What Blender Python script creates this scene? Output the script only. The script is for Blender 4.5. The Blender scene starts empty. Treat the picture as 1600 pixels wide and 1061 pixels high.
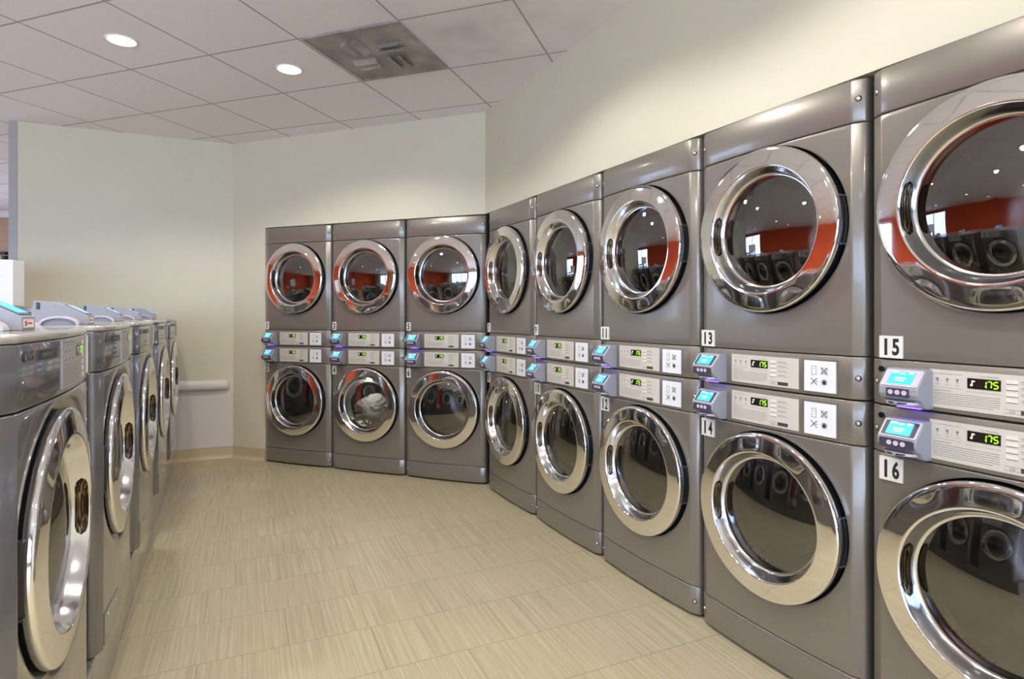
import bpy, math, random
from mathutils import Vector, Matrix
PI = math.pi
sc = bpy.context.scene
COL = sc.collection

# ---------------------------------------------------------------- camera, world, exposure
cam_d = bpy.data.cameras.new('camera')
cam = bpy.data.objects.new('camera', cam_d)
COL.objects.link(cam)
cam.location = (0, 0, 1.25)
cam.rotation_euler = (PI / 2, 0, 0)
cam_d.sensor_fit = 'HORIZONTAL'
cam_d.sensor_width = 36.0
cam_d.lens = 918.0 / 1600.0 * 36.0
cam_d.shift_y = -(530.5 - 491.0) / 1600.0
cam_d.clip_start = 0.02
sc.camera = cam

world = bpy.data.worlds.new('daylight')
sc.world = world
world.use_nodes = True
wn = world.node_tree
wn.nodes.clear()
wo = wn.nodes.new('ShaderNodeOutputWorld')
wb = wn.nodes.new('ShaderNodeBackground')
wb.inputs['Color'].default_value = (0.575, 0.71, 1.0, 1)
wb.inputs['Strength'].default_value = 9.0
wn.links.new(wb.outputs[0], wo.inputs[0])

sc.view_settings.view_transform = 'Standard'
sc.view_settings.look = 'None'
sc.view_settings.gamma = 1
sc.view_settings.exposure = 0.20
sc.view_settings.use_curve_mapping = False
sc.cycles.max_bounces = 10
sc.cycles.diffuse_bounces = 5
sc.cycles.glossy_bounces = 5
sc.cycles.transparent_max_bounces = 12
sc.cycles.caustics_reflective = False
sc.cycles.caustics_refractive = False
sc.cycles.sample_clamp_indirect = 4.0
sc.cycles.use_denoising = True

CEIL = 2.738
DOWN_W = 45.0      # watts of one recessed downlight
WARM = (1.0, 0.955, 0.90)

# ---------------------------------------------------------------- helpers
def setp(o, label=None, cat=None, group=None, kind=None):
    if label: o['label'] = label
    if cat: o['category'] = cat
    if group: o['group'] = group
    if kind: o['kind'] = kind
    return o

def empty(name, loc=(0, 0, 0), rz=0.0):
    o = bpy.data.objects.new(name, None)
    COL.objects.link(o)
    o.empty_display_size = 0.1
    o.location = loc
    o.rotation_euler = (0, 0, rz)
    return o

def copy_tree(o, parent=None, skip=()):
    c = o.copy()
    COL.objects.link(c)
    c.parent = parent
    for ch in o.children:
        if ch in skip: continue
        copy_tree(ch, c, skip)
    return c

class MB:
    """collects polygons and links them as one mesh object"""
    def __init__(s):
        s.v = []; s.f = []; s.m = []; s.mats = []; s.sm = []
    def mi(s, mat):
        if mat not in s.mats: s.mats.append(mat)
        return s.mats.index(mat)
    def add(s, verts, faces, mat, smooth=False, M=None):
        b = len(s.v)
        for p in verts:
            p = Vector(p)
            s.v.append(M @ p if M is not None else p)
        k = s.mi(mat)
        for f in faces:
            s.f.append(tuple(b + i for i in f)); s.m.append(k); s.sm.append(smooth)
    def box(s, x0, x1, y0, y1, z0, z1, mat, M=None):
        v = [(x0,y0,z0),(x1,y0,z0),(x1,y1,z0),(x0,y1,z0),(x0,y0,z1),(x1,y0,z1),(x1,y1,z1),(x0,y1,z1)]
        f = [(0,3,2,1),(4,5,6,7),(0,1,5,4),(1,2,6,5),(2,3,7,6),(3,0,4,7)]
        s.add(v, f, mat, False, M)
    def bbox(s, x0, x1, y0, y1, z0, z1, c, mat, M=None):
        """box with chamfered vertical-plane outline (rounded in xz), for small plates"""
        n = 4
        out = []
        for cx, cz, a0 in ((x1-c, z1-c, 0), (x0+c, z1-c, PI/2), (x0+c, z0+c, PI), (x1-c, z0+c, 1.5*PI)):
            for i in range(n+1):
                a = a0 + i*PI/2/n
                out.append((cx + c*math.cos(a), cz + c*math.sin(a)))
        s.prism_xz(out, y0, y1, mat, M)
    def prism_xz(s, pts, y0, y1, mat, M=None, smooth=False):
        n = len(pts)
        v = [(x, y0, z) for x, z in pts] + [(x, y1, z) for x, z in pts]
        s.add(v, [tuple(range(n))], mat, False, M)
        s.add(v, [tuple(range(2*n-1, n-1, -1))], mat, False, M)
        s.add(v, [(i, (i+1) % n + 0, (i+1) % n + n, i+n) for i in range(n)], mat, smooth, M)
    def prism_yz(s, pts, x0, x1, mat, M=None):
        n = len(pts)
        v = [(x0, y, z) for y, z in pts] + [(x1, y, z) for y, z in pts]
        s.add(v, [tuple(range(n))] + [tuple(range(2*n-1, n-1, -1))] +
              [(i, i+n, (i+1) % n + n, (i+1) % n) for i in range(n)], mat, False, M)
    def lathe_y(s, prof, cx, cz, mat, n=72, a0=0.0, a1=2*PI, smooth=True, M=None):
        """prof: (radius, y) list revolved about the y axis through (cx, cz)"""
        full = abs(a1 - a0 - 2*PI) < 1e-6
        cols = n if full else n + 1
        v = []
        for j in range(cols):
            a = a0 + (a1 - a0) * j / n
            for r, y in prof:
                v.append((cx + r*math.cos(a), y, cz + r*math.sin(a)))
        k = len(prof); f = []
        for j in range(n):
            j2 = (j + 1) % cols
            for i in range(k-1):
                f.append((j*k+i, j2*k+i, j2*k+i+1, j*k+i+1))
        s.add(v, f, mat, smooth, M)
    def cyl_z(s, cx, cy, r, z0, z1, mat, n=32, M=None, smooth=True):
        v = []
        for z in (z0, z1):
            for j in range(n):
                a = 2*PI*j/n
                v.append((cx+r*math.cos(a), cy+r*math.sin(a), z))
        s.add(v, [(j, (j+1) % n, (j+1) % n+n, j+n) for j in range(n)], mat, smooth, M)
        s.add(v, [tuple(range(n-1, -1, -1)), tuple(range(n, 2*n))], mat, False, M)
    def disc_y(s, cx, cz, r, y0, y1, mat, n=20, M=None):
        pts = [(cx+r*math.cos(2*PI*j/n), cz+r*math.sin(2*PI*j/n)) for j in range(n)]
        s.prism_xz(pts, y0, y1, mat, M)
    def build(s, name, parent=None, weld=True, bevel=0.0, auto=None):
        me = bpy.data.meshes.new(name)
        me.from_pydata([tuple(p) for p in s.v], [], s.f)
        for m in s.mats: me.materials.append(m)
        me.polygons.foreach_set('material_index', s.m)
        me.polygons.foreach_set('use_smooth', s.sm)
        me.update()
        import bmesh
        bm = bmesh.new(); bm.from_mesh(me)
        if weld: bmesh.ops.remove_doubles(bm, verts=bm.verts, dist=1e-5)
        bmesh.ops.recalc_face_normals(bm, faces=bm.faces)
        bm.to_mesh(me); bm.free()
        o = bpy.data.objects.new(name, me)
        COL.objects.link(o)
        if parent is not None: o.parent = parent
        if bevel:
            b = o.modifiers.new('bevel', 'BEVEL'); b.width = bevel; b.segments = 2; b.limit_method = 'ANGLE'; b.angle_limit = math.radians(35)
        return o

_text_cache = {}
def text_geo(txt, bold=0.0):
    key = (txt, bold)
    if key not in _text_cache:
        cu = bpy.data.curves.new('lettering', 'FONT')
        cu.body = txt; cu.align_x = 'CENTER'; cu.align_y = 'CENTER'; cu.size = 1.0; cu.offset = bold; cu.resolution_u = 3
        o = bpy.data.objects.new('lettering', cu); COL.objects.link(o)
        dg = bpy.context.evaluated_depsgraph_get()
        me = bpy.data.meshes.new_from_object(o.evaluated_get(dg))
        v = [tuple(p.co) for p in me.vertices]; f = [tuple(p.vertices) for p in me.polygons]
        bpy.data.objects.remove(o); bpy.data.curves.remove(cu); bpy.data.meshes.remove(me)
        xs = [p[0] for p in v]; ys = [p[1] for p in v]
        cx, cy = (min(xs)+max(xs))/2, (min(ys)+max(ys))/2
        w, h = max(xs)-min(xs), max(ys)-min(ys)
        _text_cache[key] = ([((p[0]-cx)/w, (p[1]-cy)/h) for p in v], f)
    return _text_cache[key]
def put_text(mb, txt, cx, cz, w, h, y, mat, bold=0.0, M=None):
    """lettering of overall width w and height h facing -y"""
    v, f = text_geo(txt, bold)
    mb.add([(cx + a*w, y, cz + b*h) for a, b in v], f, mat, False, M)

SEG = {'0':'abcdef','1':'bc','2':'abged','3':'abgcd','4':'fgbc','5':'afgcd','6':'afgedc','7':'abc','8':'abcdefg','9':'abcdfg'}
def put_segments(mb, ch, x, z, w, h, y, mat, t=0.0022, M=None):
    sl = 0.12
    def bar(x0, z0, x1, z1):
        x0 += (z0-z)*sl; x1 += (z1-z)*sl
        if abs(z1-z0) < 1e-6: pts = [(x0, z0-t/2), (x1, z0-t/2), (x1, z0+t/2), (x0, z0+t/2)]
        else: pts = [(x0-t/2, z0), (x0+t/2, z0), (x1+t/2, z1), (x1-t/2, z1)]
        mb.add([(a, y, b) for a, b in pts], [(0,1,2,3)], mat, False, M)
    g = t*0.35; L, R, B, T, Mz = x, x+w, z, z+h, z+h/2
    seg = dict(a=(L+g,T,R-g,T), b=(R,Mz+g,R,T-g), c=(R,B+g,R,Mz-g), d=(L+g,B,R-g,B), e=(L,B+g,L,Mz-g), f=(L,Mz+g,L,T-g), g=(L+g,Mz,R-g,Mz))
    for c in SEG[ch]: bar(*seg[c])

# ---------------------------------------------------------------- materials
def new_mat(name):
    m = bpy.data.materials.new(name); m.use_nodes = True
    return m, m.node_tree, m.node_tree.nodes['Principled BSDF']
def srgb(r, g, b):
    f = lambda c: (c/255/12.92) if c/255 <= 0.04045 else ((c/255+0.055)/1.055)**2.4
    return (f(r), f(g), f(b), 1)
def pmat(name, col, rough=0.5, metal=0.0, coat=0.0, coat_r=0.05, spec=0.5, noise=0.0, nscale=30.0, bump=0.0, emis=None, estr=0.0):
    m, nt, p = new_mat(name)
    p.inputs['Base Color'].default_value = col
    p.inputs['Roughness'].default_value = rough
    p.inputs['Metallic'].default_value = metal
    p.inputs['Coat Weight'].default_value = coat
    p.inputs['Coat Roughness'].default_value = coat_r
    p.inputs['Specular IOR Level'].default_value = spec
    if emis: 
        p.inputs['Emission Color'].default_value = emis; p.inputs['Emission Strength'].default_value = estr
    if noise or bump:
        tc = nt.nodes.new('ShaderNodeTexCoord'); n = nt.nodes.new('ShaderNodeTexNoise')
        n.inputs['Scale'].default_value = nscale; n.inputs['Detail'].default_value = 4
        nt.links.new(tc.outputs['Object'], n.inputs['Vector'])
        if noise:
            mp = nt.nodes.new('ShaderNodeMapRange')
            mp.inputs['To Min'].default_value = 1-noise; mp.inputs['To Max'].default_value = 1+noise
            nt.links.new(n.outputs['Fac'], mp.inputs['Value'])
            mx = nt.nodes.new('ShaderNodeVectorMath'); mx.operation = 'SCALE'
            mx.inputs[0].default_value = col[:3]
            nt.links.new(mp.outputs['Result'], mx.inputs['Scale'])
            nt.links.new(mx.outputs['Vector'], p.inputs['Base Color'])
        if bump:
            b = nt.nodes.new('ShaderNodeBump'); b.inputs['Strength'].default_value = bump; b.inputs['Distance'].default_value = 0.002
            nt.links.new(n.outputs['Fac'], b.inputs['Height']); nt.links.new(b.outputs['Normal'], p.inputs['Normal'])
    return m

M_TAUPE = pmat('taupe_enamel', srgb(137, 130, 120), 0.34, 0.45, 0.55, 0.10, noise=0.02, nscale=400)
M_TAUPE2 = pmat('washer_enamel', srgb(122, 120, 124), 0.26, 0.55, 1.0, 0.04, noise=0.02, nscale=400)
M_SEAM = pmat('dark_seam', srgb(22, 20, 20), 0.6)
M_BLACK = pmat('black_plastic', srgb(20, 20, 23), 0.28)
M_CHROME = pmat('polished_chrome', (0.93, 0.92, 0.90, 1), 0.045, 1.0)
M_CHROME2 = pmat('bowl_chrome', (0.80, 0.80, 0.82, 1), 0.13, 1.0)
M_STEEL = pmat('drum_steel', (0.30, 0.29, 0.27, 1), 0.32, 0.9)
def streak_mat():
    m, nt, p = new_mat('grip_recess')
    tc = nt.nodes.new('ShaderNodeTexCoord'); mp = nt.nodes.new('ShaderNodeMapping'); mp.inputs['Scale'].default_value = (260, 260, 3)
    n = nt.nodes.new('ShaderNodeTexNoise'); n.inputs['Scale'].default_value = 1.0; n.inputs['Detail'].default_value = 2
    nt.links.new(tc.outputs['Object'], mp.inputs['Vector']); nt.links.new(mp.outputs[0], n.inputs['Vector'])
    r = nt.nodes.new('ShaderNodeValToRGB'); e = r.color_ramp.elements
    e[0].position = 0.42; e[0].color = srgb(34, 26, 16); e[1].position = 0.68; e[1].color = srgb(170, 160, 138)
    k = e.new(0.55); k.color = srgb(84, 70, 46)
    nt.links.new(n.outputs['Fac'], r.inputs['Fac']); nt.links.new(r.outputs['Color'], p.inputs['Base Color'])
    p.inputs['Roughness'].default_value = 0.2; p.inputs['Metallic'].default_value = 0.8
    return m
M_HANDLE = streak_mat()
M_SCREW = pmat('screw_steel', (0.7, 0.69, 0.66, 1), 0.25, 1.0)
M_DECAL = pmat('beige_decal', srgb(207, 200, 188), 0.45, noise=0.02, nscale=60)
M_DECALD = pmat('silver_decal', srgb(176, 172, 172), 0.35, 0.3)
M_PRINT = pmat('grey_print', srgb(128, 122, 118), 0.6)
M_PRINTD = pmat('dark_print', srgb(62, 58, 60), 0.6)
M_BTN = pmat('pale_button', srgb(226, 222, 212), 0.4)
M_PAPER = pmat('white_sticker', srgb(232, 232, 234), 0.5)
M_NUMBG = pmat('number_plate', srgb(226, 224, 214), 0.5)
M_NUM = pmat('number_ink', srgb(38, 34, 38), 0.5)
M_READER = pmat('reader_plastic', srgb(152, 152, 158), 0.38)
M_READERT = pmat('reader_trim', srgb(200, 194, 202), 0.35)
M_SLATE = pmat('slate_plastic', srgb(70, 64, 78), 0.35)
M_PINKBTN = pmat('lilac_button', srgb(205, 190, 214), 0.4)
M_LCD = pmat('lcd_glow', srgb(40, 170, 235), 0.3, emis=srgb(70, 190, 255), estr=0.85)
M_LCDW = pmat('lcd_text', srgb(220, 245, 255), 0.3, emis=srgb(225, 250, 255), estr=1.0)
M_LCDDIM = pmat('lcd_pale', srgb(150, 180, 230), 0.25, emis=srgb(150, 190, 255), estr=0.55)
M_UV = pmat('violet_led', srgb(90, 60, 255), 0.4, emis=(0.22, 0.10, 1.0, 1), estr=3.5)
M_DISPLAY = pmat('display_window', srgb(38, 28, 26), 0.15)
M_GREEN = pmat('green_digit', srgb(150, 230, 40), 0.4, emis=srgb(150, 240, 30), estr=1.1)
M_WHITEI = pmat('white_icon', srgb(240, 240, 240), 0.4, emis=(1, 1, 1, 1), estr=0.5)
M_REDP = pmat('red_print', srgb(200, 80, 80), 0.5)
M_CLOTH = pmat('white_cotton', srgb(228, 224, 218), 0.9, noise=0.45, nscale=9, bump=0.6)
M_WASHTOP = pmat('washer_lid_enamel', srgb(176, 172, 166), 0.22, 0.2, 0.8, 0.05)
M_RAIL = pmat('white_rail_vinyl', srgb(226, 220, 212), 0.4)
M_BASEB = pmat('tan_cove_base', srgb(204, 184, 148), 0.45, noise=0.03, nscale=12)
M_ORANGE = pmat('orange_paint', srgb(226, 92, 48), 0.7)
M_TAN = pmat('tan_paint', srgb(196, 160, 128), 0.7)
M_WHITE = pmat('white_paint', srgb(240, 240, 238), 0.5)
M_PANELW = pmat('white_laminate', srgb(250, 250, 250), 0.35)
M_GREYM = pmat('grey_metal', srgb(170, 170, 166), 0.35, 0.5)
M_TRIMG = pmat('grey_corner_guard', srgb(172, 168, 166), 0.4)
M_VOID = pmat('recess_shade', srgb(40, 38, 36), 0.9)
M_WAINS = pmat('wainscot_paint', srgb(220, 212, 204), 0.55)

def wall_mat():
    m, nt, p = new_mat('cream_wall_paint')
    tc = nt.nodes.new('ShaderNodeTexCoord'); n = nt.nodes.new('ShaderNodeTexNoise')
    n.inputs['Scale'].default_value = 1.3; n.inputs['Detail'].default_value = 3
    nt.links.new(tc.outputs['Object'], n.inputs['Vector'])
    r = nt.nodes.new('ShaderNodeValToRGB')
    r.color_ramp.elements[0].color = srgb(215, 208, 182); r.color_ramp.elements[1].color = srgb(220, 212, 188)
    r.color_ramp.elements[0].position = 0.3; r.color_ramp.elements[1].position = 0.7
    nt.links.new(n.outputs['Fac'], r.inputs['Fac']); nt.links.new(r.outputs['Color'], p.inputs['Base Color'])
    p.inputs['Roughness'].default_value = 0.55
    n2 = nt.nodes.new('ShaderNodeTexNoise'); n2.inputs['Scale'].default_value = 220
    nt.links.new(tc.outputs['Object'], n2.inputs['Vector'])
    b = nt.nodes.new('ShaderNodeBump'); b.inputs['Strength'].default_value = 0.08; b.inputs['Distance'].default_value = 0.001
    nt.links.new(n2.outputs['Fac'], b.inputs['Height']); nt.links.new(b.outputs['Normal'], p.inputs['Normal'])
    return m
M_WALL = wall_mat()

class NT:
    def __init__(s, nt): s.nt = nt
    def val(s, x, node, i):
        if isinstance(x, (int, float)): node.inputs[i].default_value = x
        else: s.nt.links.new(x, node.inputs[i])
    def math(s, op, a, b=0.0, c=None):
        n = s.nt.nodes.new('ShaderNodeMath'); n.operation = op
        s.val(a, n, 0); s.val(b, n, 1)
        if c is not None: s.val(c, n, 2)
        return n.outputs[0]

# ceiling grid: frame fitted to the joints seen in the photograph
CG_ORG = (-1.738, 3.373); CG_ANG = math.radians(18.9); CG_T = 0.6135
CA = (math.sin(CG_ANG), math.cos(CG_ANG)); CB = (math.cos(CG_ANG), -math.sin(CG_ANG))
def ceil_pt(u, v):
    """u tiles along B (to the right), v tiles along A (away)"""
    return (CG_ORG[0] + CG_T*(u*CB[0]+v*CA[0]), CG_ORG[1] + CG_T*(u*CB[1]+v*CA[1]))

def ceiling_mat():
    m, nt, p = new_mat('acoustic_ceiling_tile')
    N = NT(nt)
    tc = nt.nodes.new('ShaderNodeTexCoord'); sx = nt.nodes.new('ShaderNodeSeparateXYZ')
    nt.links.new(tc.outputs['Object'], sx.inputs[0])
    X = N.math('SUBTRACT', sx.outputs[0], CG_ORG[0]); Y = N.math('SUBTRACT', sx.outputs[1], CG_ORG[1])
    lines = None; ids = []
    for d in (CA, CB):
        t = N.math('DIVIDE', N.math('ADD', N.math('MULTIPLY', X, d[0]), N.math('MULTIPLY', Y, d[1])), CG_T)
        ids.append(N.math('FLOOR', t))
        fr = N.math('FRACT', t)
        dist = N.math('MINIMUM', fr, N.math('SUBTRACT', 1.0, fr))
        ln = N.math('LESS_THAN', dist, 0.0095)
        lines = ln if lines is None else N.math('MAXIMUM', lines, ln)
    wn_ = nt.nodes.new('ShaderNodeTexWhiteNoise'); wn_.noise_dimensions = '2D'
    cb = nt.nodes.new('ShaderNodeCombineXYZ'); nt.links.new(ids[0], cb.inputs[0]); nt.links.new(ids[1], cb.inputs[1])
    nt.links.new(cb.outputs[0], wn_.inputs['Vector'])
    n = nt.nodes.new('ShaderNodeTexNoise'); n.inputs['Scale'].default_value = 90; n.inputs['Detail'].default_value = 6; n.inputs['Roughness'].default_value = 0.7
    nt.links.new(tc.outputs['Object'], n.inputs['Vector'])
    # dust that gathers round the air outlet
    dc = ceil_pt(1.55, 0.5)
    dx = N.math('SUBTRACT', sx.outputs[0], -0.1); dy = N.math('SUBTRACT', sx.outputs[1], 3.1)
    dd = N.math('SQRT', N.math('ADD', N.math('MULTIPLY', dx, dx), N.math('MULTIPLY', dy, dy)))
    mr = nt.nodes.new('ShaderNodeMapRange'); nt.links.new(dd, mr.inputs['Value'])
    mr.inputs['From Min'].default_value = 0.1; mr.inputs['From Max'].default_value = 0.8; mr.inputs['To Min'].default_value = 1; mr.inputs['To Max'].default_value = 0
    nd = nt.nodes.new('ShaderNodeTexNoise'); nd.inputs['Scale'].default_value = 3.5; nd.inputs['Detail'].default_value = 5
    nt.links.new(tc.outputs['Object'], nd.inputs['Vector'])
    dust = N.math('MULTIPLY', mr.outputs[0], N.math('MULTIPLY', N.math('GREATER_THAN', nd.outputs['Fac'], 0.0), N.math('POWER', nd.outputs['Fac'], 2.0)))
    v = N.math('ADD', 0.93, N.math('MULTIPLY', wn_.outputs['Value'], 0.035))
    v = N.math('ADD', v, N.math('MULTIPLY', N.math('SUBTRACT', n.outputs['Fac'], 0.5), 0.10))
    v = N.math('SUBTRACT', v, N.math('MULTIPLY', dust, 0.55))
    sc_ = nt.nodes.new('ShaderNodeVectorMath'); sc_.operation = 'SCALE'; sc_.inputs[0].default_value = srgb(249, 243, 245)[:3]
    nt.links.new(v, sc_.inputs['Scale'])
    mx = nt.nodes.new('ShaderNodeMixRGB'); nt.links.new(lines, mx.inputs[0]); nt.links.new(sc_.outputs[0], mx.inputs[1])
    mx.inputs[2].default_value = srgb(178, 168, 168)
    nt.links.new(mx.outputs[0], p.inputs['Base Color']); p.inputs['Roughness'].default_value = 0.9
    b = nt.nodes.new('ShaderNodeBump'); b.inputs['Strength'].default_value = 0.25; b.inputs['Distance'].default_value = 0.002
    nt.links.new(n.outputs['Fac'], b.inputs['Height']); nt.links.new(b.outputs['Normal'], p.inputs['Normal'])
    return m
M_CEIL = ceiling_mat()

FL_ANG = math.radians(24.3)
def floor_mat():
    m, nt, p = new_mat('streaked_vinyl_tile')
    N = NT(nt)
    tc = nt.nodes.new('ShaderNodeTexCoord'); mp = nt.nodes.new('ShaderNodeMapping')
    mp.inputs['Rotation'].default_value = (0, 0, -FL_ANG)
    mp.inputs['Location'].default_value = (0.16, 0.07, 0)
    nt.links.new(tc.outputs['Object'], mp.inputs['Vector'])
    br = nt.nodes.new('ShaderNodeTexBrick')
    br.inputs['Scale'].default_value = 1.0; br.inputs['Brick Width'].default_value = 0.61; br.inputs['Row Height'].default_value = 0.305
    br.inputs['Mortar Size'].default_value = 0.0020; br.inputs['Mortar Smooth'].default_value = 0.3; br.offset = 0.5
    br.inputs['Color1'].default_value = (0, 0, 0, 1); br.inputs['Color2'].default_value = (1, 1, 1, 1); br.inputs['Mortar'].default_value = (0.5, 0.5, 0.5, 1)
    nt.links.new(mp.outputs[0], br.inputs['Vector'])
    # streaks run across the short side of each tile, shifted per tile
    s2 = nt.nodes.new('ShaderNodeMapping'); s2.inputs['Scale'].default_value = (88, 1.6, 1)
    off = nt.nodes.new('ShaderNodeVectorMath'); off.operation = 'MULTIPLY_ADD'
    nt.links.new(br.outputs['Color'], off.inputs[0]); off.inputs[1].default_value = (5.3, 9.1, 0); nt.links.new(mp.outputs[0], off.inputs[2])
    nt.links.new(off.outputs[0], s2.inputs['Vector'])
    n1 = nt.nodes.new('ShaderNodeTexNoise'); n1.inputs['Scale'].default_value = 1.0; n1.inputs['Detail'].default_value = 6; n1.inputs['Roughness'].default_value = 0.72
    nt.links.new(s2.outputs[0], n1.inputs['Vector'])
    n3 = nt.nodes.new('ShaderNodeTexNoise'); n3.inputs['Scale'].default_value = 1.7; n3.inputs['Detail'].default_value = 3
    nt.links.new(tc.outputs['Object'], n3.inputs['Vector'])
    r = nt.nodes.new('ShaderNodeValToRGB'); e = r.color_ramp.elements
    e[0].position = 0.30; e[0].color = srgb(166, 155, 126); e[1].position = 0.72; e[1].color = srgb(208, 197, 166)
    k = e.new(0.50); k.color = srgb(189, 177, 145)
    nt.links.new(n1.outputs['Fac'], r.inputs['Fac'])
    v = N.math('ADD', 0.93, N.math('MULTIPLY', n3.outputs['Fac'], 0.12))
    v = N.math('SUBTRACT', v, N.math('MULTIPLY', br.outputs['Fac'], 0.38))
    s3 = nt.nodes.new('ShaderNodeVectorMath'); s3.operation = 'SCALE'
    nt.links.new(r.outputs['Color'], s3.inputs[0]); nt.links.new(v, s3.inputs['Scale'])
    nt.links.new(s3.outputs[0], p.inputs['Base Color'])
    p.inputs['Roughness'].default_value = 0.33
    p.inputs['Specular IOR Level'].default_value = 0.45
    b = nt.nodes.new('ShaderNodeBump'); b.inputs['Strength'].default_value = 0.12; b.inputs['Distance'].default_value = 0.001
    nt.links.new(n1.outputs['Fac'], b.inputs['Height']); nt.links.new(b.outputs['Normal'], p.inputs['Normal'])
    return m
M_FLOOR = floor_mat()

def glass_mat(name, tint, ior=1.9, rough=0.02):
    m = bpy.data.materials.new(name); m.use_nodes = True
    nt = m.node_tree; nt.nodes.clear()
    out = nt.nodes.new('ShaderNodeOutputMaterial'); mix = nt.nodes.new('ShaderNodeMixShader')
    tr = nt.nodes.new('ShaderNodeBsdfTransparent'); gl = nt.nodes.new('ShaderNodeBsdfGlossy'); fr = nt.nodes.new('ShaderNodeFresnel')
    tr.inputs[0].default_value = tint; gl.inputs['Roughness'].default_value = rough; fr.inputs['IOR'].default_value = ior
    gl.inputs['Color'].default_value = (1, 1, 1, 1)
    nt.links.new(fr.outputs[0], mix.inputs[0]); nt.links.new(tr.outputs[0], mix.inputs[1]); nt.links.new(gl.outputs[0], mix.inputs[2])
    nt.links.new(mix.outputs[0], out.inputs[0])
    return m
M_GLASS = glass_mat('door_glass', (0.66, 0.66, 0.65, 1), 2.6, 0.015)
M_PANE = glass_mat('window_glass', (0.92, 0.95, 0.97, 1), 1.45)

M_LAMP = bpy.data.materials.new('lamp_diffuser'); M_LAMP.use_nodes = True
_p = M_LAMP.node_tree.nodes['Principled BSDF']
_p.inputs['Base Color'].default_value = (1, 1, 1, 1); _p.inputs['Emission Color'].default_value = (1, 0.97, 0.93, 1); _p.inputs['Emission Strength'].default_value = 9.0

# ---------------------------------------------------------------- plan geometry
# right-hand row of dryers: left end R0, running towards the camera
def unit(v): v = Vector(v); return v.normalized()
R0 = Vector((-0.165, 4.245)); R_DIR = unit((0.454, -0.891))       # viewer's left -> right
B1 = Vector((-0.183, 4.306)); B_DIR = unit((0.939, -0.344))       # B1 is the right end
PITCH_R = 0.6895; PITCH_B = 0.682
B0 = B1 - B_DIR * (3*PITCH_B)
W_DIR = unit((-0.4956, 1.0))                                      # washer row, near -> far
W0 = Vector((-0.368 - 0.4956*0.972, 0.972))                       # near corner of washer A
W_PITCH = 0.787 / W_DIR.y

def rz_of(d): return math.atan2(d.y, d.x)
def line_x(p, d, q, e):
    """intersection of two plan lines"""
    det = d.x*(-e.y) - d.y*(-e.x)
    t = ((q.x-p.x)*(-e.y) - (q.y-p.y)*(-e.x)) / det
    return p + d*t
def back_n(d): return Vector((-d.y, d.x))    # points behind a row whose viewer-right is d

L_DIR = unit((0.9165, 0.400))                                     # left wall, viewer-left -> right
LC = line_x(B1 + back_n(B_DIR)*0.006, B_DIR, Vector((-2.449, 5.134)), L_DIR)
def on_left_wall(px):
    return line_x(Vector((0, 0)), Vector(((px-800)/918, 1.0)), LC, L_DIR)
L_END = on_left_wall(27.5)
C2 = line_x(B1 + back_n(B_DIR)*0.006, B_DIR, R0 + back_n(R_DIR)*0.006, R_DIR)
RW_END = C2 + R_DIR*((C2.y+5.0)/(-R_DIR.y))
XL, YF, YB = -8.6, 8.5, -5.0

def wall_prism(mb, a, b, th, z0, z1, mat):
    """a->b viewer-left to right, thickness th away from the viewer"""
    d = unit(b-a); n = back_n(d)*th
    v = [a, b, b+n, a+n]
    vs = [(p.x, p.y, z0) for p in v] + [(p.x, p.y, z1) for p in v]
    mb.add(vs, [(0,3,2,1),(4,5,6,7),(0,1,5,4),(1,2,6,5),(2,3,7,6),(3,0,4,7)], mat)

# ---------------------------------------------------------------- room shell
XR = RW_END.x + 0.6
m = MB(); m.add([(XL-.2, YB-.2, 0), (XR, YB-.2, 0), (XR, YF+.2, 0), (XL-.2, YF+.2, 0),
                 (XL-.2, YB-.2, -.1), (XR, YB-.2, -.1), (XR, YF+.2, -.1), (XL-.2, YF+.2, -.1)],
                [(0,1,2,3),(4,7,6,5),(0,4,5,1),(1,5,6,2),(2,6,7,3),(3,7,4,0)], M_FLOOR)
setp(m.build('floor'), kind='structure')
m = MB(); m.add([(XL-.2, YB-.2, CEIL), (XR, YB-.2, CEIL), (XR, YF+.2, CEIL), (XL-.2, YF+.2, CEIL),
                 (XL-.2, YB-.2, CEIL+.1), (XR, YB-.2, CEIL+.1), (XR, YF+.2, CEIL+.1), (XL-.2, YF+.2, CEIL+.1)],
                [(0,3,2,1),(4,5,6,7),(0,1,5,4),(1,2,6,5),(2,3,7,6),(3,0,4,7)], M_CEIL)
setp(m.build('ceiling'), kind='structure')

TOP_Z = 1.988
bn, rn = back_n(B_DIR), back_n(R_DIR)
Bq = B1 + bn*0.006
# back wall: full-height piece left of dryer 1, and the wall over the dryers
m = MB()
jl = B0 + bn*0.006 - B_DIR*0.004
wall_prism(m, LC, jl, 0.12, 0, CEIL, M_WALL)
wall_prism(m, jl, C2, 0.12, TOP_Z, CEIL, M_WALL)
setp(m.build('wall_back', weld=False), kind='structure')
m = MB()
re = R0 + rn*0.006 + R_DIR*(PITCH_R*5 + 0.004)
wall_prism(m, C2, re, 0.12, TOP_Z, CEIL, M_WALL)
wall_prism(m, re, RW_END, 0.12, 0, CEIL, M_WALL)
setp(m.build('wall_right', weld=False), kind='structure')
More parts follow.
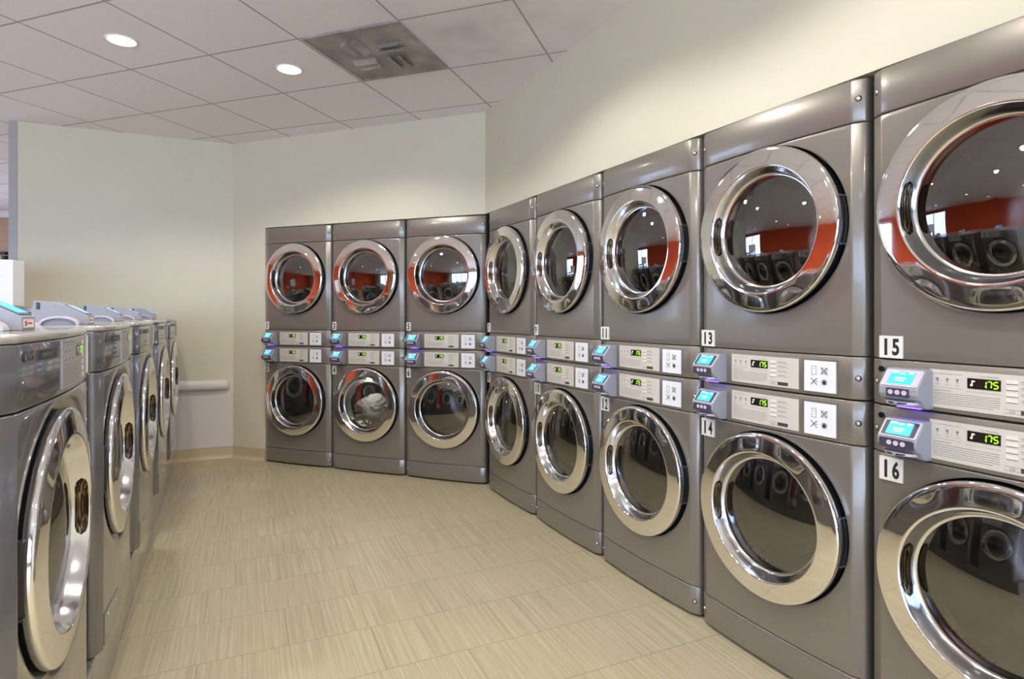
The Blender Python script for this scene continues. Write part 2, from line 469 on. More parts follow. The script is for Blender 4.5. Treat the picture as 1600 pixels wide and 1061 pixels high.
# closet walls behind the dryers; shade of the gaps put into their dark colour
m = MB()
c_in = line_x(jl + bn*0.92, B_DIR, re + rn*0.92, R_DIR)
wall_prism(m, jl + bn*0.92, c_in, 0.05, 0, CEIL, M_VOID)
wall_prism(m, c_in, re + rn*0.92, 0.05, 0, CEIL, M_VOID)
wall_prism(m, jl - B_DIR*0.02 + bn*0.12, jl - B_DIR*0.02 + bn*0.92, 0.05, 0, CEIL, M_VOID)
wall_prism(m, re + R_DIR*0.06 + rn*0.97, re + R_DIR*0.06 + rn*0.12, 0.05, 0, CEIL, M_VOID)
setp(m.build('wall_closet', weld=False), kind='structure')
# partition on the left, with a paler wainscot below the rail
m = MB(); wall_prism(m, L_END, LC, 0.13, 0, CEIL, M_WALL)
setp(m.build('wall_left', weld=False), kind='structure')
ln = back_n(L_DIR)
m = MB(); wall_prism(m, L_END - ln*0.012, LC - ln*0.012 - L_DIR*0.01, 0.012, 0.1, 0.60, M_WAINS)
setp(m.build('trim_1', weld=False, bevel=0.002), kind='structure')
# grey corner guard on the free end of the partition
m = MB(); wall_prism(m, on_left_wall(13.0), L_END, 0.145, 0, CEIL, M_TRIMG)
setp(m.build('trim_2', weld=False, bevel=0.004), kind='structure')
def baseboard(name, a, b):
    d = unit(b-a); n = back_n(d)
    pr = [(0.0, 0.104), (-0.006, 0.104), (-0.008, 0.10), (-0.008, 0.03), (-0.011, 0.018), (-0.019, 0.007), (-0.026, 0.0), (0.0, 0.0)]
    vs = []
    for p in (a, b):
        for y, z in pr:
            q = p + n*y; vs.append((q.x, q.y, z))
    k = len(pr)
    mb = MB(); mb.add(vs, [tuple(range(k)), tuple(range(2*k-1, k-1, -1))] + [(i, i+k, (i+1) % k+k, (i+1) % k) for i in range(k)], M_BASEB)
    setp(mb.build(name), kind='structure')
baseboard('baseboard_left', L_END, LC)
baseboard('baseboard_back', LC, jl)
baseboard('baseboard_right', re, RW_END)

# rest of the shop, seen through the gap on the left and in the chrome
m = MB(); wall_prism(m, Vector((XL, YF)), Vector((LC.x+.2, YF)), 0.12, 0, CEIL, M_TAN)
setp(m.build('wall_far'), kind='structure')
m = MB(); wall_prism(m, Vector((XL, YF-.03)), Vector((LC.x-.05, YF-.03)), 0.03, CEIL-.09, CEIL, M_WHITE)
setp(m.build('trim_3'), kind='structure')
m = MB(); wall_prism(m, Vector((LC.x, YF)), LC + ln*0.12 + Vector((0.0, 0.0)), 0.1, 0, CEIL, M_TAN)
setp(m.build('wall_hall'), kind='structure')
def window_wall(name, a, b, wins, z0, z1, mat, wnum):
    """wall a->b with window openings; wins = list of (s0, s1) along the wall"""
    d = unit(b-a); th = 0.14; n = back_n(d)
    mb = MB(); s = 0.0; L = (b-a).length
    for s0, s1 in wins:
        wall_prism(mb, a+d*s, a+d*s0, th, 0, CEIL, mat); 
        wall_prism(mb, a+d*s0, a+d*s1, th, 0, z0, mat); wall_prism(mb, a+d*s0, a+d*s1, th, z1, CEIL, mat)
        s = s1
    wall_prism(mb, a+d*s, b, th, 0, CEIL, mat)
    setp(mb.build(name, weld=False), kind='structure')
    for i, (s0, s1) in enumerate(wins):
        w = empty('window_%d' % (wnum+i), (a.x+d.x*s0, a.y+d.y*s0, 0), rz_of(d)); setp(w, kind='structure')
        Lw = s1-s0; f = MB(); t = 0.05
        f.box(0, Lw, 0.03, 0.10, z0, z0+t, M_BLACK); f.box(0, Lw, 0.03, 0.10, z1-t, z1, M_BLACK)
        f.box(0, t, 0.03, 0.10, z0, z1, M_BLACK); f.box(Lw-t, Lw, 0.03, 0.10, z0, z1, M_BLACK)
        k = max(1, round(Lw/1.3))
        for j in range(1, k): f.box(Lw*j/k-t/2, Lw*j/k+t/2, 0.03, 0.10, z0, z1, M_BLACK)
        f.build('window_frame', w, weld=False)
        g = MB(); g.box(t, Lw-t, 0.060, 0.066, z0+t, z1-t, M_PANE); g.build('pane', w)
        ld = bpy.data.lights.new('portal', 'AREA'); ld.shape = 'RECTANGLE'; ld.size = Lw; ld.size_y = z1-z0
        ld.cycles.is_portal = True
        lo = bpy.data.objects.new('daylight_portal', ld); COL.objects.link(lo)
        c = a + d*((s0+s1)/2) + n*0.11
        lo.location = (c.x, c.y, (z0+z1)/2)
        inward = -n
        lo.rotation_euler = Vector((inward.x, inward.y, 0)).to_track_quat('-Z', 'Y').to_euler()
# front wall behind the camera (viewer inside the room looks towards -y: left is +x)
window_wall('wall_front', RW_END + Vector((0.3, 0)), Vector((XL, YB)), [(1.3, 5.9), (6.5, 11.6)], 0.25, 2.45, M_WALL, 1)
# orange wall on the far left
window_wall('wall_orange', Vector((XL, YB)), Vector((XL, YF)), [(9.6, 13.0)], 0.6, 2.55, M_ORANGE, 3)

# ---------------------------------------------------------------- recessed lights
proto_light = None
SEEN_L = [(-2.12, 3.19, 'round recessed ceiling light, the left one of the two in view'),
          (-1.352, 3.567, 'round recessed ceiling light, the right one, beside the dusty air vent')]
HID_L = [(-0.25, 2.35), (0.35, 1.2), (-0.75, 1.0), (-2.0, 1.3), (1.0, -0.3), (-0.6, -0.8), (-2.4, -0.8), (1.6, -2.0), (-0.6, -2.6), (-2.8, -2.8),
         (-4.6, -2.4), (-4.4, 0.0), (-4.8, 2.4), (-6.6, -1.6), (-6.6, 1.4), (-6.3, 4.6), (-5.2, 6.6)]
def spot_under(x, y, watts=DOWN_W):
    ld = bpy.data.lights.new('downlight_lamp', 'SPOT'); ld.spot_size = math.radians(146); ld.spot_blend = 0.35
    ld.shadow_soft_size = 0.055; ld.energy = watts; ld.color = WARM
    lo = bpy.data.objects.new('downlight_lamp', ld); COL.objects.link(lo); lo.location = (x, y, CEIL-0.02)
for i, (x, y, *lab) in enumerate(SEEN_L + HID_L):
    if proto_light is None:
        t = empty('recessed_downlight', (x, y, CEIL))
        mb = MB()
        pr = [(0.078, 0.0), (0.078, -0.004), (0.073, -0.006), (0.065, -0.003), (0.065, 0.0)]
        vs = []; n = 40
        for j in range(n):
            a = 2*PI*j/n
            for r, z in pr: vs.append((r*math.cos(a), r*math.sin(a), z))
        k = len(pr)
        mb.add(vs, [(j*k+q, ((j+1) % n)*k+q, ((j+1) % n)*k+q+1, j*k+q+1) for j in range(n) for q in range(k-1)], M_WHITE, True)
        mb.build('trim_ring', t)
        mb = MB(); mb.cyl_z(0, 0, 0.065, -0.004, 0.0, M_LAMP); mb.build('diffuser', t)
        proto_light = t
    else:
        t = copy_tree(proto_light); t.location = (x, y, CEIL)
    setp(t, lab[0] if lab else 'round recessed ceiling light outside the frame', 'ceiling light', 'recessed ceiling lights')
    spot_under(x, y)

# ---------------------------------------------------------------- air vent in the ceiling
def vent_mat():
    m_, nt, p = new_mat('dusty_vent_metal')
    tc = nt.nodes.new('ShaderNodeTexCoord'); n = nt.nodes.new('ShaderNodeTexNoise'); n.inputs['Scale'].default_value = 5.5; n.inputs['Detail'].default_value = 4
    nt.links.new(tc.outputs['Object'], n.inputs['Vector'])
    r = nt.nodes.new('ShaderNodeValToRGB'); e = r.color_ramp.elements
    e[0].position = 0.30; e[0].color = srgb(136, 128, 124); e[1].position = 0.72; e[1].color = srgb(182, 176, 171)
    nt.links.new(n.outputs['Fac'], r.inputs['Fac'])
    v = nt.nodes.new('ShaderNodeTexVoronoi'); v.inputs['Scale'].default_value = 130; v.inputs['Randomness'].default_value = 0.0
    nt.links.new(tc.outputs['Object'], v.inputs['Vector'])
    mr = nt.nodes.new('ShaderNodeMapRange'); mr.inputs['From Min'].default_value = 0.22; mr.inputs['From Max'].default_value = 0.32
    mr.inputs['To Min'].default_value = 0.8; mr.inputs['To Max'].default_value = 1.0
    nt.links.new(v.outputs['Distance'], mr.inputs['Value'])
    s = nt.nodes.new('ShaderNodeVectorMath'); s.operation = 'SCALE'
    nt.links.new(r.outputs['Color'], s.inputs[0]); nt.links.new(mr.outputs[0], s.inputs['Scale'])
    nt.links.new(s.outputs[0], p.inputs['Base Color']); p.inputs['Roughness'].default_value = 0.6
    return m_
M_VENT = vent_mat()
vc = ceil_pt(1.5, 0.0)
c4 = [Vector((-1.117, 3.155)), Vector((-.572, 2.95)), Vector((-.395, 3.52)), Vector((-.947, 3.732))]
vcen = sum(c4, Vector((0, 0)))/4
vent = empty('ceiling_vent', (vcen.x, vcen.y, CEIL), -CG_ANG)
setp(vent, 'square dusty grey perforated air vent panel set in the tiled ceiling', 'air vent')
h = CG_T/2 - 0.012
mb = MB(); mb.box(-h+.008, h-.008, -h+.008, h-.008, -0.010, -0.002, M_VENT); mb.build('face_panel', vent)
mb = MB()
for x0, x1, y0, y1 in ((-h, h, -h, -h+.01), (-h, h, h-.01, h), (-h, -h+.01, -h+.01, h-.01), (h-.01, h, -h+.01, h-.01)):
    mb.box(x0, x1, y0, y1, -0.013, 0.0, M_VENT)
mb.build('frame', vent, weld=False)
for k in range(4):    # pinwheel of four short deflector blades
    R = Matrix.Rotation(k*PI/2, 4, 'Z') @ Matrix.Scale(1.15, 4)
    mb = MB()
    for j, off in enumerate((0.0, 0.055)):
        pts = [(-0.010, -0.010), (0.010, -0.010), (0.022, -0.028), (0.017, -0.030)]
        n = 4
        vs = [(off + 0.03 + a, 0.035 if j == 0 else 0.045, b) for a, b in pts] + [(off + 0.03 + a, 0.165, b) for a, b in pts]
        mb.add(vs, [tuple(range(n)), tuple(range(2*n-1, n-1, -1))] + [(i, i+n, (i+1) % n+n, (i+1) % n) for i in range(n)], M_VENT, False, R)
    mb.build('deflector', vent, weld=False)

# ---------------------------------------------------------------- machine parts (local: x right, y back, z up, width .684)
HW = 0.335
def plan_pts(bow):
    cen = []
    for i in range(-12, 13):
        x = 0.297*i/12
        cen.append((x, -0.018 - bow*(1-(x/0.297)**2)))
    r = [(0.3000, -0.0172), (0.3045, -0.0150), (0.311, -0.0115), (0.318, -0.0076), (0.3245, -0.0038), (0.3295, -0.0002), (0.3325, 0.0038), (0.3345, 0.010), (0.335, 0.017), (0.335, 0.03)]
    l = [(-x, y) for x, y in reversed(r)]
    return l + cen + r

def prof_panel(mb, z0, z1, mat, bow, e=0.003):
    """full-width front panel following the plan profile, with eased edges"""
    P = plan_pts(bow)
    lv = [(z0, 0.05, 1), (z0, e, 1), (z0+e*0.4, e*0.35, 1), (z0+e, 0, 1), (z1-e, 0, 1), (z1-e*0.4, e*0.35, 1), (z1, e, 1), (z1, 0.05, 1)]
    vs = []
    for z, dy, _ in lv:
        for x, y in P: vs.append((x*(1-dy*0.02), y+dy, z))
    k = len(P)
    mb.add(vs, [(j*k+i, j*k+i+1, (j+1)*k+i+1, (j+1)*k+i) for j in range(len(lv)-1) for i in range(k-1)], mat, True)

def door_panel(mb, z0, z1, zc, rh, mat, bow, scoop=0.0, e=0.003, depth=0.05):
    """front panel with a round hole for the door"""
    P = plan_pts(bow)
    xc = 0.297
    side = [p for p in P if p[0] >= xc-1e-6]
    lv = [(z0, 0.05), (z0, e), (z0+e*0.4, e*0.35), (z0+e, 0), (z1-e, 0), (z1-e*0.4, e*0.35), (z1, e), (z1, 0.05)]
    for sg in (-1, 1):
        vs = [(sg*x, y+dy, z) for z, dy in lv for x, y in side]
        k = len(side)
        mb.add(vs, [(j*k+i, j*k+i+1, (j+1)*k+i+1, (j+1)*k+i) for j in range(len(lv)-1) for i in range(k-1)], mat, True)
    def fy(x): return -0.018 - bow*(1-(x/0.297)**2)
    # perimeter samples
    za, zb = z0+e, z1-e
    per = []; nx, nz = 24, 28
    for i in range(nx): per.append((-xc+2*xc*i/nx, za))
    for i in range(nz): per.append((xc, za+(zb-za)*i/nz))
    for i in range(nx): per.append((xc-2*xc*i/nx, zb))
    for i in range(nz): per.append((-xc, zb-(zb-za)*i/nz))
    n = len(per)
    rings = []
    ts = [0, 0.06, 0.13, 0.2, 0.28, 0.36, 0.5, 0.7, 0.85, 1.0]
    for t in ts:
        row = []
        for x, z in per:
            a = math.atan2(z-zc, x)
            hx, hz = rh*math.cos(a), zc+rh*math.sin(a)
            X, Z = hx+(x-hx)*t, hz+(z-hz)*t
            gap = math.hypot(x-hx, z-hz)*t
            row.append((X, fy(X)+scoop*max(0.0, 1-gap/0.07)**2*(1-t), Z))
        rings.append(row)
    # recess wall
    inner = []
    wall = ((rh-0.0015, 0.0015), (rh-0.002, 0.004), (rh-0.002, depth)) if not scoop else ((rh-0.002, 0.003), (rh-0.006, 0.010), (rh-0.011, 0.019), (rh-0.017, 0.028), (rh-0.024, 0.033), (0.245, 0.034))
    for r_, dy in wall:
        inner.append([(r_*math.cos(math.atan2(z-zc, x)), fy(rh*math.cos(math.atan2(z-zc, x)))+dy+(scoop if dy < 0.01 else 0), zc+r_*math.sin(math.atan2(z-zc, x))) for x, z in per])
    rings = inner[::-1] + rings
    vs = [p for row in rings for p in row]
    mb.add(vs, [(j*n+i, j*n+(i+1) % n, (j+1)*n+(i+1) % n, (j+1)*n+i) for j in range(len(rings)-1) for i in range(n)], mat, True)
    # top and bottom eased strips of the centre section
    cen = [p for p in P if abs(p[0]) <= xc+1e-6]
    for lvs in (lv[:4], lv[4:]):
        vs = [(x, y+dy, z) for z, dy in lvs for x, y in cen]; k = len(cen)
        mb.add(vs, [(j*k+i, j*k+i+1, (j+1)*k+i+1, (j+1)*k+i) for j in range(len(lvs)-1) for i in range(k-1)], mat, True)
def fyb(x, bow):
    """front surface y at x"""
    P = plan_pts(bow)
    for (xa, ya), (xb, yb) in zip(P, P[1:]):
        if xa <= x <= xb: return ya+(yb-ya)*(x-xa)/(xb-xa)
    return 0.0
def curved_plate(mb, x0, x1, z0, z1, th, mat, bow, n=8, lift=0.0):
    """thin plate that follows the bowed front"""
    vs = []
    for i in range(n+1):
        x = x0+(x1-x0)*i/n; y = fyb(x, bow)-lift
        vs += [(x, y, z0), (x, y-th, z0), (x, y-th, z1), (x, y, z1)]
    f = []
    for i in range(n):
        a, b = i*4, i*4+4
        for q in range(4): f.append((a+q, b+q, b+(q+1) % 4, a+(q+1) % 4))
    f += [(0,1,2,3), (n*4+3, n*4+2, n*4+1, n*4)]
    mb.add(vs, f, mat)

def shell(mb, z0, z1, depth, mat):
    """cabinet sides, top, bottom and back, open at the front"""
    x, y0, y1 = HW-0.001, 0.029, depth
    v = [(-x,y0,z0),(x,y0,z0),(x,y1,z0),(-x,y1,z0),(-x,y0,z1),(x,y0,z1),(x,y1,z1),(-x,y1,z1)]
    mb.add(v, [(0,3,2,1),(4,5,6,7),(1,2,6,5),(2,3,7,6),(3,0,4,7)], mat)

def screw(mb, x, z, y, ang=0.0):
    M = Matrix.Translation((x, y, z)) @ Matrix.Rotation(ang, 4, 'Z')
    mb.lathe_y([(0.0095, 0.004), (0.0095, 0.0), (0.007, -0.001)], 0, 0, M_SEAM, 14, M=M)
    mb.lathe_y([(0.007, 0.0), (0.0068, -0.003), (0.004, -0.0045), (0.0001, -0.005)], 0, 0, M_SCREW, 14, M=M)

def make_door(parent, zc, handle_side, bow, sink=0.0):
    """round chrome door; handle_side -1 = left, +1 = right"""
    d = empty('door', (0, sink, zc)); d.parent = parent
    Y0 = -0.018-bow
    prof = [(0.2868, Y0-.012), (0.2882, Y0-.017), (0.2885, Y0-.0245), (0.2880, Y0-.0295), (0.2862, Y0-.0323), (0.2830, Y0-.0338), (0.270, Y0-.0356), (0.255, Y0-.0376),
            (0.240, Y0-.0395), (0.228, Y0-.0409), (0.2238, Y0-.0412), (0.2207, Y0-.0405), (0.2190, Y0-.0380)]
    mb = MB(); mb.lathe_y(prof, 0, 0, M_CHROME, 128); mb.build('door_ring', d)
    mb = MB(); mb.lathe_y([(0.2190, Y0-.038), (0.2150, Y0-.030), (0.2110, Y0-.021), (0.2070, Y0-.011), (0.2030, Y0-.001), (0.1985, Y0+.004), (0.194, Y0+.004)], 0, 0, M_CHROME2, 128)
    mb.build('inner_bowl', d)
    mb = MB(); mb.lathe_y([(0.270, Y0+.035), (0.2835, Y0+.030), (0.2855, Y0+.01), (0.2860, Y0-.009), (0.2868, Y0-.012)], 0, 0, M_BLACK, 96)
    mb.build('rear_rim', d)
    n = 10; R = 0.1945
    pr = [(max(R*i/n, 1e-4), Y0+.004-0.026*(1-(i/n)**2)) for i in range(n, -1, -1)]
    mb = MB(); mb.lathe_y(pr, 0, 0, M_GLASS, 96); g = mb.build('door_glass', d)
    # grip slot cut in the bowl
    ca = PI if handle_side < 0 else 0.0
    mb = MB(); A = 0.36
    ns = 20; vs = []; rows = [(0.2178, Y0-.0355), (0.2138, Y0-.0272), (0.2100, Y0-.0185), (0.2058, Y0-.0080)]
    for j in range(ns+1):
        a = ca - A + 2*A*j/ns
        sq = math.sqrt(max(0.0, 1-abs((j-ns/2)/(ns/2))**6))
        for i, (r_, y_) in enumerate(rows):
            t = (i-1.5)*sq+1.5
            i0 = min(2, int(t)); fr = t-i0
            rr = rows[i0][0]+(rows[i0+1][0]-rows[i0][0])*fr-0.0016; yy = rows[i0][1]+(rows[i0+1][1]-rows[i0][1])*fr
            vs.append((rr*math.cos(a), yy, rr*math.sin(a)))
    mb.add(vs, [(j*4+i, (j+1)*4+i, (j+1)*4+i+1, j*4+i+1) for j in range(ns) for i in range(3)], M_HANDLE, True)
    mb.build('grip_slot', d)
    # hinge on the other side
    ha = 0.0 if handle_side < 0 else PI
    mb = MB()
    mb.lathe_y([(0.2862, Y0+.02), (0.291, Y0+.012), (0.2925, Y0-.004), (0.291, Y0-.014), (0.2872, Y0-.018)], 0, 0, M_BLACK, 24, ha-0.26, ha+0.26)
    for s in (-0.26, 0.26):
        M = Matrix.Rotation(-(ha+s), 4, 'Y')
        mb.box(0.285, 0.2945, Y0-.016, Y0+.012, -0.003, 0.003, M_SLATE, M)
    mb.build('hinge', d, weld=False)
    # gasket ring behind the glass with its vent slots
    mb = MB(); mb.lathe_y([(0.1985, Y0+.005), (0.196, Y0+.014), (0.190, Y0+.030), (0.180, Y0+.045), (0.172, Y0+.05)], 0, 0, M_GREYM, 64)
    for k in range(11):
        a = math.radians(-128 + k*3.4)
        M = Matrix.Rotation(-a, 4, 'Y')
        mb.box(0.1805, 0.1865, Y0+.0285, Y0+.0375, -0.0035, 0.0035, M_BLACK, M)
    mb.build('gasket', d, weld=False)
    return d

def make_drum(parent, zc, bow):
    Y0 = -0.018-bow
    mb = MB(); mb.lathe_y([(0.285, Y0+.036), (0.20, Y0+.055), (0.20, Y0+.07), (0.262, Y0+.09), (0.262, Y0+.50), (0.10, Y0+.52), (0.0001, Y0+.525)], 0, zc, M_STEEL, 48)
    for k in range(3):
        M = Matrix.Translation((0, 0, zc)) @ Matrix.Rotation(math.radians(30+120*k), 4, 'Y')
        mb.prism_xz([(-0.03, -0.262), (0.03, -0.262), (0.012, -0.205), (-0.012, -0.205)], Y0+.10, Y0+.48, M_STEEL, M)
    mb.build('drum', parent, weld=False)

def make_reader(parent, x0, z0, variant=0, glow=True):
    """wedge-shaped payment reader on the control band; x0 left edge, z0 bottom"""
    w, hgt = 0.104, 0.108
    r = empty('card_reader', (x0, -0.020, z0)); r.parent = parent
    # outline seen from the side (y out negative, z up)
    pr = [(0.006, 0.0), (-0.030, 0.0), (-0.044, 0.006), (-0.055, 0.020), (-0.072, 0.028), (-0.080, 0.040), (-0.080, 0.058), (-0.040, hgt-0.002), (-0.036, hgt), (0.006, hgt)]
    mb = MB(); mb.prism_yz(pr, 0, w, M_READER); mb.build('housing', r, bevel=0.003)
    # slanted face frame
    a = Vector((0, -0.0802, 0.060)); b = Vector((0, -0.0405, hgt-0.003)); t = (b-a); L = t.length; t.normalize(); nn = Vector((0, -t.z, t.y))
    M = Matrix(((1, 0, 0, 0), (0, -nn.y*1.0, t.y, a.y), (0, -nn.z, t.z, a.z), (0, 0, 0, 1)))
    # local: x, y = into the body (so -y is outward), z = up along the slant
    mb = MB(); mb.bbox(0.003, w-0.003, -0.0015, 0.002, 0.002, L-0.002, 0.004, M_READERT, M); 
    mb.bbox(0.008, w-0.008, -0.0022, 0.0, 0.006, L-0.006, 0.003, M_SLATE if variant else M_PINKBTN, M)
    mb.build('screen_frame', r)
    mb = MB(); mb.bbox(0.020, w-0.020, -0.0034, 0.0, 0.009, L-0.009, 0.002, M_LCD, M)
    for cx, cz, ww, hh in ((0.032, 0.047, 0.018, 0.005), (0.052, 0.044, 0.014, 0.004), (0.073, 0.046, 0.012, 0.007), (0.050, 0.028, 0.030, 0.004), (0.050, 0.020, 0.024, 0.003)):
        mb.box(cx-ww/2, cx+ww/2, -0.0037, -0.0030, cz-hh/2, cz+hh/2, M_LCDW, M)
    mb.build('screen', r, weld=False)
    mb = MB()
    if variant: mb.bbox(0.006, w-0.006, -0.0815, -0.078, 0.030, 0.057, 0.006, M_SLATE)
    else: mb.bbox(0.022, w-0.022, -0.0815, -0.078, 0.032, 0.056, 0.002, M_SLATE)
    mb.build('button_plate', r)
    for k in range(3):
        mb = MB(); mb.disc_y(0.034+k*0.018, 0.045, 0.0066, -0.0835, -0.080, M_PINKBTN, 18); mb.build('button', r)
    # card slot lip under the buttons
    mb = MB()
    def oval(a_, b_): return [(w/2-0.004+a_*math.cos(2*PI*i/28), -0.034+b_*math.sin(2*PI*i/28)) for i in range(28)]
    for a_, b_, za, zb, mt in ((0.046, 0.048, 0.012, 0.019, M_READERT), (0.041, 0.0505, 0.0135, 0.0175, M_BLACK), (0.020, 0.0515, 0.0145, 0.0165, M_READERT)):
        o = oval(a_, b_); n = len(o)
        vs = [(x, y, za) for x, y in o]+[(x, y, zb) for x, y in o]
        mb.add(vs, [tuple(range(n-1, -1, -1)), tuple(range(n, 2*n))]+[(i, (i+1) % n, (i+1) % n+n, i+n) for i in range(n)], mt)
    mb.build('card_slot', r, weld=False)
    mb = MB(); mb.box(0.025, w-0.018, -0.036, -0.016, -0.0015, 0.001, M_UV if glow else M_SLATE); mb.build('status_light', r)
    return r

def pictos(mb, x, z, bow):
    y = fyb(x, bow)-0.0072
    def bar(xa, za, xb, zb, t, mt):
        d = Vector((xb-xa, zb-za)); d.normalize(); n = Vector((-d.y, d.x))*t/2
        mb.add([(xa+n.x, y, za+n.y), (xb+n.x, y, zb+n.y), (xb-n.x, y, zb-n.y), (xa-n.x, y, za-n.y)], [(0,1,2,3)], mt)
    s = 0.011
    for (cx, cz, kind) in ((x-.019, z+.018, 0), (x+.017, z+.018, 1), (x-.019, z-.018, 2), (x+.017, z-.018, 3)):
        if kind == 0:
            for q in ((-1,-1.3,-1,1.3), (1,-1.3,1,1.3), (-1,1.3,1,1.3), (-1,-1.3,1,-1.3)): bar(cx+q[0]*s*.7, cz+q[1]*s, cx+q[2]*s*.7, cz+q[3]*s, .0014, M_PRINT)
            bar(cx-.002, cz+.006, cx+.002, cz+.006, .002, M_PRINT)
        elif kind == 1:
            for q in ((-1,-1,1,1), (-1,1,1,-1)): bar(cx+q[0]*s, cz+q[1]*s, cx+q[2]*s, cz+q[3]*s, .0022, M_PRINTD)
            for q in ((-1,-1,-1,1), (1,-1,1,1), (-1,1,1,1), (-1,-1,1,-1)): bar(cx+q[0]*s*.8, cz+q[1]*s*.8, cx+q[2]*s*.8, cz+q[3]*s*.8, .0012, M_PRINT)
        elif kind == 2:
            for q in ((-1,-1,1,1), (-1,1,1,-1)): bar(cx+q[0]*s, cz+q[1]*s, cx+q[2]*s, cz+q[3]*s, .0024, M_PRINTD)
            bar(cx+s*.6, cz, cx+s*1.3, cz, .002, M_PRINT)
        else:
            for q in range(5):
                a = q*PI/5; bar(cx-s*.9*math.cos(a), cz-s*.9*math.sin(a), cx+s*.9*math.cos(a), cz+s*.9*math.sin(a), .0022, M_PRINTD)
            bar(cx-.004, cz-.003, cx+.004, cz-.003, .008, M_PRINTD)

def decal_print(mb, x0, x1, z0, z1, bow, full=True):
    """printing on the beige decal: boxes, lines of small type, four programme keys and the maker's mark"""
    w = x1-x0
    def P(u): return x0+w*u
    def line(u0, u1, z, t=0.0011, mt=M_PRINT):
        n = max(1, int(abs(u1-u0)*8)); 
        vs = []
        for i in range(n+1):
            x = P(u0+(u1-u0)*i/n); y = fyb(x, bow)-0.0024
            vs += [(x, y, z-t/2), (x, y, z+t/2)]
        mb.add(vs, [(2*i, 2*i+2, 2*i+3, 2*i+1) for i in range(n)], mt)
    H = z1-z0
    yy = lambda u: fyb(P(u), bow)-0.0026
    put_text(mb, 'Processing', P(0.15), z1-H*0.10, 0.028, 0.0042, yy(0.15), M_PRINT)
    line(0.03, 0.10, z1-H*0.10, 0.0006); line(0.21, 0.28, z1-H*0.10, 0.0006); line(0.03, 0.28, z1-H*0.46, 0.0006)
    for u, s in ((0.07, 'Heating'), (0.155, 'Dry'), (0.24, 'Cool')):
        x = P(u); mb.box(x-0.003, x+0.003, yy(u)-0.0003, yy(u), z1-H*0.24-0.003, z1-H*0.24+0.003, M_PRINT)
        mb.box(x-0.0012, x+0.0012, yy(u)-0.0003, yy(u), z1-H*0.30-0.0012, z1-H*0.30+0.0012, M_PRINTD)
        put_text(mb, s, x, z1-H*0.38, 0.013 if len(s) > 4 else 0.008, 0.0035, yy(u), M_PRINT)
    put_text(mb, 'Time Remaining', P(0.49), z1-H*0.10, 0.040, 0.0042, yy(0.49), M_PRINT)
    line(0.31, 0.58, z1-H*0.50, 0.0006)
    put_text(mb, 'Operating Instructions', P(0.12), z0+H*0.46, 0.045, 0.004, yy(0.12), M_PRINTD)
    for i in range(6):
        line(0.03, 0.57 - (0.05 if i == 5 else 0), z0+H*(0.39-0.055*i), 0.0012)
    # keys
    for k in range(4):
        z = z1-H*(0.17+0.15*k)
        curved_plate(mb, P(0.615), P(0.70), z-H*0.045, z+H*0.045, 0.0028, M_BTN, bow, 2)
        line(0.615, 0.70, z-H*0.055, 0.0012, M_PRINTD)
        line(0.72, 0.83, z+H*0.015, 0.0016); line(0.72, 0.87, z-H*0.03, 0.0008)
    line(0.60, 0.72, z0+H*0.07, 0.0008); line(0.60, 0.72, z0+H*0.16, 0.0008)
    curved_plate(mb, P(0.72), P(0.86), z0+H*0.06, z0+H*0.17, 0.0026, M_PRINTD, bow, 2)
    put_text(mb, 'LG', P(0.66), z0+H*0.115, 0.010, 0.006, yy(0.66), M_PRINT)

def make_display(parent, x0, x1, z0, z1, bow):
    mb = MB(); curved_plate(mb, x0, x1, z0, z1, 0.0032, M_DISPLAY, bow, 3)
    y = fyb((x0+x1)/2, bow)-0.0040
    w = x1-x0; hh = z1-z0
    for ch, u in (('1', 0.44), ('7', 0.60), ('5', 0.79)):
        put_segments(mb, ch, x0+w*u, z0+hh*0.2, w*0.125, hh*0.6, y, M_GREEN, 0.0030)
    mb.box(x0+w*0.575, x0+w*0.595, y, y+0.0005, z0+hh*0.16, z0+hh*0.26, M_GREEN)
    # small white symbol
    mb.box(x0+w*0.10, x0+w*0.15, y, y+0.0005, z0+hh*0.25, z0+hh*0.45, M_WHITEI)
    mb.box(x0+w*0.14, x0+w*0.17, y, y+0.0005, z0+hh*0.30, z0+hh*0.78, M_WHITEI)
    mb.box(x0+w*0.14, x0+w*0.24, y, y+0.0005, z0+hh*0.66, z0+hh*0.78, M_WHITEI)
    mb.build('price_display', parent, weld=False)

def control_band(parent, z0, z1, lid, bow, rx, variant, lock=False):
    band = empty('control_panel', (0, 0, 0)); band.parent = parent
    mb = MB(); prof_panel(mb, z0, z1, M_TAUPE, bow); 
    for sx in (-1, 1): screw(mb, sx*0.3165, z0+(z1-z0)*0.5, -0.0083, sx*0.5)
    if lock: mb.disc_y(-0.318+0.022, z1-0.028, 0.0085, -0.0225, -0.01, M_BLACK, 16)
    mb.build('panel_face', band, weld=False)
    X = lambda u: -0.341+u
    dz0, dz1 = z0+0.012, z1-0.017
    mb = MB(); curved_plate(mb, X(0.180), X(0.466), dz0, dz1, 0.002, M_DECAL, bow, 12); decal_print(mb, X(0.180), X(0.466), dz0, dz1, bow)
    mb.build('instruction_decal', band, weld=False)
    make_display(band, X(0.272), X(0.345), dz1-0.043, dz1-0.016, bow)
    mb = MB()
    # recess frame then the white pictogram card
    curved_plate(mb, X(0.480), X(0.601), dz0-0.004, dz1+0.004, 0.0025, M_TAUPE, bow, 4)
    curved_plate(mb, X(0.489), X(0.596), dz0+0.000, dz1-0.002, 0.0055, M_PAPER, bow, 4)
    pictos(mb, X(0.5425), (dz0+dz1)/2, bow)
    mb.build('pictogram_sticker', band, weld=False)
    make_reader(parent, X(rx), z0+0.004, variant, z0 < 0.1)
    return band

